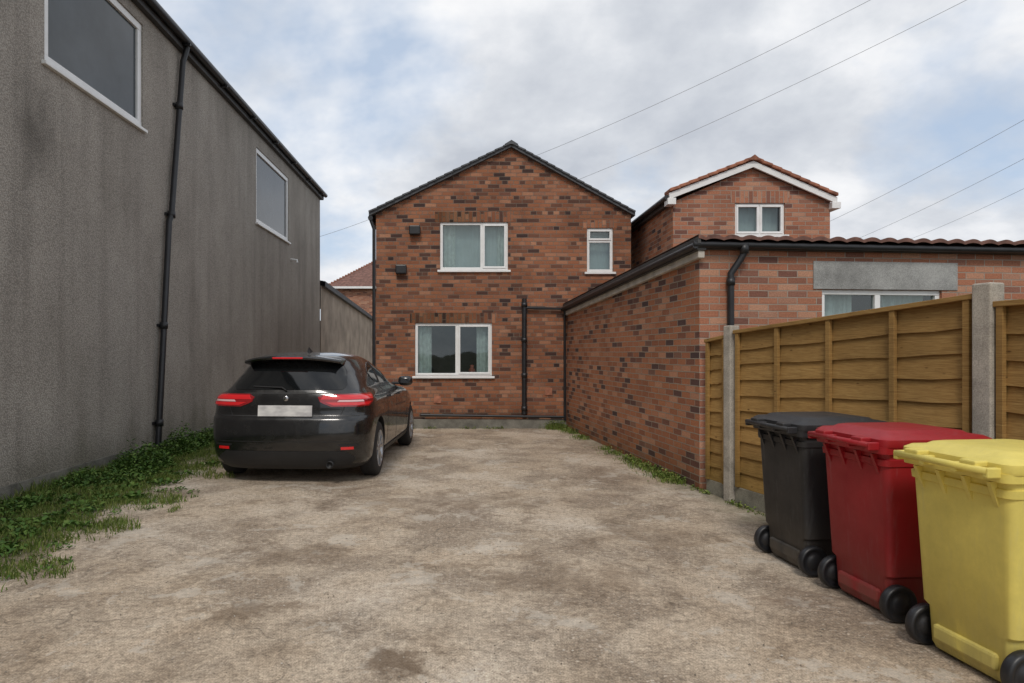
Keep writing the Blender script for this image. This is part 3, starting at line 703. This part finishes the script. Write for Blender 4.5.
def ph_patch(name,tab,mat,sg,off=.008,nz=8,nx=20):
    rows=[]
    for z,a,b in dense(tab,nz):
        r=[]
        for i in range(nx+1):
            ph=a+(b-a)*i/nx; x,y=outline(ph,z,off); x2,y2=outline(ph,z,-.012); r.append(((sg*x,y,z),(sg*x2,y2,z)))
        rows.append(r)
    return gridpatch(name,rows,mat)
rear_patch('rear_window',[(1.055,-.60,.60),(1.09,-.64,.64),(1.26,-.59,.59),(1.345,-.53,.53)],cglass,.005,12,40)
rear_patch('tailgate_trim',[(1.012,-.45,.45),(1.022,-.5,.5)],cblk,.003,3,20)
for sg in (-1,1):
    side_patch('side_window',[(.98,1.20,1.24),(1.1,1.135,1.30),(1.25,1.105,1.34),(1.5,1.085,1.36),(1.85,1.07,1.36),(2.15,1.06,1.33),(2.65,1.05,1.14),(2.78,1.05,1.065)],cglass,sg,.005,40,8)
    for y in (1.42,1.92): side_patch('window_pillar',[(y-.05,1.09,1.355),(y+.04,1.09,1.355)],cblk,sg,.008,2,8)
    side_patch('window_trim',[(1.2,1.085,1.095),(2.8,1.037,1.045)],chrome,sg,.007,30,1)
    for y in (1.32,2.02,2.98): side_patch('door_gap',[(y,.32,1.05),(y+.008,.32,1.05)],cblk,sg,.0015,1,14)
    side_patch('sill_trim',[(1.18,.20,.29),(3.1,.20,.29)],cblk,sg,.012,20,2)
    side_patch('door_handle',[(1.44,.905,.93),(1.64,.905,.93)],paint,sg,.03,4,2); side_patch('door_handle',[(2.15,.895,.92),(2.35,.895,.92)],paint,sg,.03,4,2)
    def ph_of(x,z): 
        w=caps(z)[0]; return math.asin(min(1,(x/w))**(NRz(z)/2))
    ph_patch('tail_light',[(.870,ph_of(.50,.870),1.15),(.915,ph_of(.38,.915),1.36),(.975,ph_of(.35,.975),1.46),(1.01,ph_of(.42,1.0),1.48)],redd,sg,.008,8,26)
    ph_patch('tail_light_bar',[(.885,ph_of(.52,.885),1.12),(.918,ph_of(.43,.918),1.26)],redm,sg,.013,4,20)
    ph_patch('tail_light_bar',[(.950,ph_of(.38,.950),1.36),(.998,ph_of(.41,.992),1.44)],redm,sg,.013,4,20)
    ph_patch('tail_light_core',[(.924,ph_of(.56,.924),1.0),(.944,ph_of(.58,.944),.97)],lens_w,sg,.012,3,14)
    rear_patch('reflector',[(.40,sg*.62,sg*.75),(.43,sg*.62,sg*.75)] ,redm,.012,2,6)
    rear_patch('bumper_vent',[(.44,sg*.60,sg*.80),(.46,sg*.58,sg*.80)] ,cblk,.004,2,6)
    bm=bmesh.new(); bmesh.ops.create_uvsphere(bm,u_segments=20,v_segments=12,radius=1)
    for v in bm.verts: 
        v.co.x=math.copysign(abs(v.co.x)**.7,v.co.x)*.105+sg*.96; v.co.y=v.co.y*.07+2.56; v.co.z=math.copysign(abs(v.co.z)**.7,v.co.z)*.072+1.06
    me=bpy.data.meshes.new('door_mirror'); bm.to_mesh(me); bm.free(); me.materials.append(paint)
    for p in me.polygons: p.use_smooth=True
    o=bpy.data.objects.new('door_mirror',me); COL.objects.link(o); o.parent=CAR
    mesh('mirror_glass',[(sg*.90,2.491,1.03),(sg*1.02,2.491,1.03),(sg*1.02,2.491,1.095),(sg*.90,2.491,1.095)],[(0,1,2,3)],cglass,CAR)
    box('mirror_stalk',min(sg*.76,sg*.9),max(sg*.76,sg*.9),2.52,2.58,1.01,1.045,cblk,CAR,.01)
lathe('exhaust_tip',[(.0,.02),(.03,.02),(.034,-.02),(.040,-.02),(.040,.1)],cblk,CAR,20,'Y',(.50,.03,.235))
rear_patch('bumper_gap',[(.765,-.80,.80),(.773,-.80,.80)],cblk,.0015,1,40)
for sg in (-1,1):
    rear_patch('tailgate_gap',[(.775,sg*.60,sg*.608),(.87,sg*.64,sg*.648)],cblk,.0015,6,1)
rear_patch('lower_bumper',[(.22,-.70,.70),(.30,-.78,.78),(.38,-.66,.66)],cblk,.010,5,30)
rear_patch('bumper_crease',[(.485,-.74,.74),(.492,-.74,.74)],cblk,.002,1,30)
pl=mesh('number_plate',[(-.30,rear_y(.29,.80,.02),.765),(.30,rear_y(.29,.80,.02),.765),(.30,rear_y(.29,.87,.012),.885),(-.30,rear_y(.29,.87,.012),.885)],[(0,1,2,3)],platem,CAR)
so=pl.modifiers.new('s','SOLIDIFY'); so.thickness=.015
pl.location.y=-.012
o=lathe('badge',[(0,-.008),(.028,-.008),(.033,.0),(.0,.0)],chrome,CAR,24,'Y',(0,rear_y(0,.96,.006),.96))
pipe('rear_wiper',[(0,rear_y(0,1.05,.03),1.05),(-.05,rear_y(0,1.08,.03),1.08),(-.38,rear_y(.38,1.09,.012),1.09)],.009,cblk,CAR)
V=[];Fc=[]; ns=24
for i in range(ns+1):
    x=-.55+1.10*i/ns; q=abs(x)/.55; yb=.15+.18*q**3; zt=1.435-.05*q**2.5; yf=.72
    V+=[(x,yb,zt-.04),(x,yb-.012,zt-.02),(x,yb+.01,zt-.002),(x,yf,zt+.024-.03*q),(x,yf,zt-.05),(x,yb+.16,zt-.06)]
for i in range(ns):
    for e in range(6): a=i*6+e; b=i*6+(e+1)%6; Fc.append((a,b,b+6,a+6))
Fc.append((0,1,2,3,4,5)); Fc.append(tuple(ns*6+e for e in range(6)))
o=mesh('roof_spoiler',V,Fc,paint,CAR,smooth=True); fixn(o); md=o.modifiers.new('es','EDGE_SPLIT'); md.split_angle=math.radians(30)
box('high_brake_light',-.17,.17,.133,.16,1.399,1.419,redm,CAR,.004)
V=[(0,1.0,1.54),(-.02,.96,1.465),(.02,.96,1.465),(.022,1.12,1.47),(-.022,1.12,1.47),(0,.97,1.535)]
o=mesh('roof_aerial',V,[(1,2,5),(2,3,0,5),(3,4,0),(4,1,5,0),(1,4,3,2)],cblk,CAR); fixn(o)
brk=simple('brake_steel',(.09,.085,.08),.5)
for yy in (YR,YFt):
    for sg in (-1,1):
        W=.20; xo=sg*.815
        pr=[(.215,-W/2),(.27,-W/2),(.305,-W/2+.01),(.322,-W/2+.03),(RW,0),(.322,W/2-.03),(.305,W/2-.01),(.27,W/2),(.215,W/2)]
        lathe('tyre',pr,rub,CAR,48,'X',(xo,yy,RW))
        lathe('rim',[(.222,sg*.098),(.215,sg*.102),(.205,sg*.09),(.20,sg*-.05),(.20,-sg*.09)],alloy,CAR,48,'X',(xo,yy,RW))
        lathe('brake_disc',[(0,0),(.15,0),(.15,sg*.01),(0,sg*.01)],brk,CAR,32,'X',(xo,yy,RW))
        lathe('wheel_back',[(0,-sg*.02),(.2,-sg*.02)],cblk,CAR,32,'X',(xo,yy,RW))
        V=[];Fc=[]
        for q in range(5):
            for dq in (-.14,.14):
                a=2*math.pi*q/5+.3; a1=a+dq*.6; a2=a+dq*1.7
                c0=Vector((0,math.cos(a1),math.sin(a1))); c1=Vector((0,math.cos(a2),math.sin(a2))); t0=Vector((0,-c0.z,c0.y)); t1=Vector((0,-c1.z,c1.y))
                k0=len(V)
                for cc,tt,r_,wd,xx in ((c0,t0,.04,.018,.088),(c1,t1,.205,.016,.098)):
                    for (aa,bb) in ((-1,0),(1,0),(1,1),(-1,1)):
                        p=cc*r_+tt*wd*aa; V.append((xo+sg*(xx-.03*bb),yy+p.y,RW+p.z))
                Fc+=[tuple(k0+e for e in f) for f in BF]
        o=mesh('wheel_spokes',V,Fc,alloy,CAR); fixn(o); bevel(o,.003)
        lathe('wheel_hub',[(0,sg*.098),(.03,sg*.096),(.05,sg*.085),(.052,sg*.05)],alloy,CAR,24,'X',(xo,yy,RW))
box('underbody',-.62,.62,.2,4.0,.18,.4,cblk,CAR)

# ---------------------------------------------------------------- vegetation
def leafmat(name,c0,c1,c2):
    m=M(name,0.6,spec=0.25); g_=m.node('ShaderNodeNewGeometry')
    m.base(m.ramp(g_.outputs['Random Per Island'],[(0,c0),(0.5,c1),(1,c2)]))
    return m.m
grass_m=leafmat('grass_blades',(.06,.105,.018),(.125,.185,.03),(.24,.25,.08))
weed_m=leafmat('weed_leaves',(.045,.10,.02),(.085,.165,.028),(.15,.23,.048))
def blades(V,Fc,x,y,h,w):
    a=random.uniform(0,6.283); b=random.uniform(0,6.283); l=random.uniform(.1,.8)*h
    dx,dy=math.cos(a)*w/2,math.sin(a)*w/2; bx,by=math.cos(b)*l,math.sin(b)*l
    k=len(V); V+=[(x-dx,y-dy,0),(x+dx,y+dy,0),(x+dx*.8+bx*.35,y+dy*.8+by*.35,h*.6),(x-dx*.8+bx*.35,y-dy*.8+by*.35,h*.6),(x+bx,y+by,h)]
    Fc+=[(k,k+1,k+2,k+3),(k+3,k+2,k+4)]
def leafs(V,Fc,x,y,z,r):
    a=random.uniform(0,6.283); t=random.uniform(-.1,.9); d=Vector((math.cos(a)*math.cos(t),math.sin(a)*math.cos(t),math.sin(t))); s_=Vector((-math.sin(a),math.cos(a),random.uniform(-.3,.3)))
    o=Vector((x,y,z)); k=len(V); up=Vector((0,0,r*.15))
    V+=[o,o+d*r*.45+s_*r*.3+up,o+d*r+Vector((0,0,-r*.12)),o+d*r*.45-s_*r*.3+up]; Fc.append((k,k+1,k+2,k+3))
V=[];Fc=[]
cnt=0
while cnt<115000:
    y=3.0+ (random.random()**1.3)*9.5; x=random.uniform(-4.57,-2.4)
    edge=-3.02-.06*(y-4)+.6*noise.noise(Vector((x*1.6,y*1.6,3)))+.35*noise.noise(Vector((x*6,y*6,8)))
    cnt+=1
    if x>edge+.1: continue
    dn=.68+1.1*noise.noise(Vector((x*2.6,y*2.6,11)))+.5*noise.noise(Vector((x*9,y*9,5)))
    if x>edge-.15: dn*=.55
    if random.random()>dn: continue
    near=max(0,1-(x+4.57)/.35)
    h=random.uniform(.015,.06)*(1+near*1.6)*(1+.9*max(0,noise.noise(Vector((x*1.7,y*1.7,20))))); blades(V,Fc,x,y,h,random.uniform(.004,.010))
mesh('grass_verge',V,Fc,grass_m)
def clump(cx,cy,rx,ry,h,n,name='weed_plant',r=(.03,.07),acc=None):
    V,Fc=acc if acc else ([],[])
    for _ in range(n):
        a=random.uniform(0,6.283); q=math.sqrt(random.random()); x=cx+rx*q*math.cos(a); y=cy+ry*q*math.sin(a)
        if x<-4.56: continue
        hh=h*(1-q*q)*(.6+.8*abs(noise.noise(Vector((x*7,y*7,1)))))
        leafs(V,Fc,x,y,random.uniform(0.0,1)*hh+.005,random.uniform(*r))
    if not acc: mesh(name,V,Fc,weed_m)
clump(-4.2,8.25,.34,.6,.38,2000); clump(-4.28,9.7,.28,.75,.42,2000); clump(-4.34,7.2,.2,.55,.2,800); clump(-4.3,10.9,.22,.6,.28,800); clump(-4.0,7.6,.35,.5,.14,700); clump(-4.3,5.9,.22,.6,.14,600)
acc=([],[])
for _ in range(80):
    y=random.uniform(3.3,8.5); x=random.uniform(-4.45,-3.3); clump(x,y,.11,.11,.05,42,r=(.03,.085),acc=acc)
for _ in range(18): clump(random.uniform(-3.5,-2.85),random.uniform(4.2,7.0),.08,.08,.02,22,r=(.02,.045),acc=acc)
mesh('broad_leaf_weeds',acc[0],acc[1],weed_m)
def strip(name,pts,n,sp,hr,lf=0.35):
    V=[];Fc=[]
    for _ in range(n):
        t=random.random()*(len(pts)-1); i=int(t); p=Vector(pts[i]).lerp(Vector(pts[i+1]),t-i)
        if noise.noise(Vector((p.x*3,p.y*3,4)))<-.12: continue
        x=p.x-abs(random.gauss(0,sp)); y=p.y-abs(random.gauss(0,sp*.5))
        if random.random()<lf: leafs(V,Fc,x,y,random.uniform(0,hr),random.uniform(.02,.05))
        else: blades(V,Fc,x,y,random.uniform(.4,1)*hr,.008)
    mesh(name,V,Fc,grass_m)
strip('weeds',[(1.99,12.5),(2.12,11),(2.3,9.2),(2.44,8.0),(2.52,7.3)],3800,.11,.07)
strip('weeds',[(1.2,12.5),(1.6,12.5),(1.98,12.45)],2600,.13,.16)
strip('weeds',[(-1.75,12.5),(-1.0,12.5),(0.2,12.5),(1.2,12.5)],900,.05,.035)
strip('weeds',[(2.53,7.1),(2.62,6.5),(2.72,6.1),(2.9,5.3)],500,.04,.03)
V=[];Fc=[]
for _ in range(4200):
    y=1.6+random.random()**1.5*10; x=random.uniform(-3.6,2.5)
    if noise.noise(Vector((x*.9,y*.9,30)))<-.05 and random.random()<.8: continue
    r=random.uniform(.002,.007); k=len(V)
    V+=[(x+r*random.uniform(.7,1.3)*math.cos(a)*1.0,y+r*random.uniform(.7,1.3)*math.sin(a),.003) for a in (0,1.57,3.14,4.71)]+[(x,y,.004+r*.8)]
    Fc+=[(k,k+1,k+4),(k+1,k+2,k+4),(k+2,k+3,k+4),(k+3,k,k+4)]
gm=M('grit',.95); g_=gm.node('ShaderNodeNewGeometry'); gm.base(gm.ramp(g_.outputs['Random Per Island'],[(0,(.14,.12,.09)),(.6,(.36,.31,.25)),(1,(.55,.5,.43))]))
mesh('loose_gravel',V,Fc,gm.m)

# ---------------------------------------------------------------- overhead wires
wm=simple('wire_grey',(.30,.31,.32),.6)
def wire(a,b,sag=.12,r=.004):
    pts=[]
    for i in range(25):
        t=i/24; p=a.lerp(b,t); p.z-=sag*4*t*(1-t); pts.append(p)
    pipe('overhead_wire',pts,r,wm,None,cyc=1)
wire(P(530,158,16),P(905,-18,11)); wire(P(570,183,16),P(990,-12,11))
wire(P(800,235,18),P(1080,88,12),.1); wire(P(850,242,20),P(1100,118,13),.1); wire(P(900,243,22),P(1100,150,14),.1)
wire(P(315,238,30),P(420,198,30),.1,.008)

# ---------------------------------------------------------------- sky + light
W=bpy.data.worlds.new('World'); S.world=W; W.use_nodes=True; n=W.node_tree.nodes; l=W.node_tree.links
bg=n['Background']; bg.inputs['Strength'].default_value=0.115
EL_,AZ=math.radians(48),math.radians(190)
sk=n.new('ShaderNodeTexSky'); sk.sky_type='NISHITA'; sk.sun_disc=False; sk.sun_elevation=EL_; sk.sun_rotation=AZ
tc=n.new('ShaderNodeTexCoord'); sp=n.new('ShaderNodeSeparateXYZ'); l.new(tc.outputs['Generated'],sp.inputs[0])
def wm_(op,a,b=0,clamp=False):
    q=n.new('ShaderNodeMath'); q.operation=op; q.use_clamp=clamp
    for i,v in enumerate((a,b)):
        if hasattr(v,'is_output'): l.new(v,q.inputs[i])
        else: q.inputs[i].default_value=v
    return q.outputs[0]
zz=wm_('ADD',wm_('MAXIMUM',sp.outputs[2],0.0),0.42)
cx=wm_('DIVIDE',sp.outputs[0],zz); cy=wm_('DIVIDE',sp.outputs[1],zz)
cb=n.new('ShaderNodeCombineXYZ'); l.new(cx,cb.inputs[0]); l.new(cy,cb.inputs[1]); cb.inputs[2].default_value=3.1
def wn(sc,det,ro,dist=0,off=0):
    q=n.new('ShaderNodeTexNoise'); q.inputs['Scale'].default_value=sc; q.inputs['Detail'].default_value=det; q.inputs['Roughness'].default_value=ro; q.inputs['Distortion'].default_value=dist
    mp=n.new('ShaderNodeMapping'); mp.inputs['Location'].default_value=(off,off*.7,off); l.new(cb.outputs[0],mp.inputs[0]); l.new(mp.outputs[0],q.inputs['Vector']); return q.outputs['Fac']
def wr(f,stops):
    r=n.new('ShaderNodeValToRGB'); e=r.color_ramp.elements
    while len(e)<len(stops): e.new(.5)
    for i,(p,c) in enumerate(stops): e[i].position=p; e[i].color=(*c,1)
    l.new(f,r.inputs[0]); return r.outputs[0]
c1=wn(2.4,7,.55,.1,2.0); c2=wn(1.6,6,.55,.1,9.0)
cc=wr(c1,[(.34,(.53,.565,.63)),(.46,(.68,.71,.76)),(.55,(.85,.865,.895)),(.64,(.98,.98,.985))])
cm=n.new('ShaderNodeVectorMath'); cm.operation='SCALE'; l.new(cc,cm.inputs[0]); cm.inputs['Scale'].default_value=8.9
cov=wr(c2,[(.37,(.12,.12,.12)),(.51,(1,1,1))])
bs=n.new('ShaderNodeMix'); bs.data_type='RGBA'; bs.inputs[0].default_value=.7; l.new(sk.outputs[0],bs.inputs[6]); bs.inputs[7].default_value=(4.7,5.8,7.4,1)
mx=n.new('ShaderNodeMix'); mx.data_type='RGBA'; l.new(cov,mx.inputs[0]); l.new(bs.outputs[2],mx.inputs[6]); l.new(cm.outputs[0],mx.inputs[7]); l.new(mx.outputs[2],bg.inputs['Color'])
sl=bpy.data.lights.new('sun','SUN'); sl.energy=1.5; sl.angle=math.radians(14); sl.color=(1,.94,.86); so=bpy.data.objects.new('sun',sl); COL.objects.link(so)
d=Vector((math.sin(AZ)*math.cos(EL_),math.cos(AZ)*math.cos(EL_),math.sin(EL_)))
so.rotation_euler=d.to_track_quat('Z','Y').to_euler(); so.location=(0,-5,20)

# ---------------------------------------------------------------- camera
cam=bpy.data.cameras.new('camera'); co=bpy.data.objects.new('camera',cam); COL.objects.link(co)
cam.sensor_width=36; cam.lens=F/1024*36; cam.shift_x=(512-VX)/1024; cam.shift_y=(VY-341.5)/1024; cam.clip_end=2000; cam.clip_start=.05
co.location=(0,0,H); co.rotation_euler=(math.pi/2,0,0); S.camera=co
S.view_settings.view_transform='Standard'; S.view_settings.look='None'; S.view_settings.exposure=0
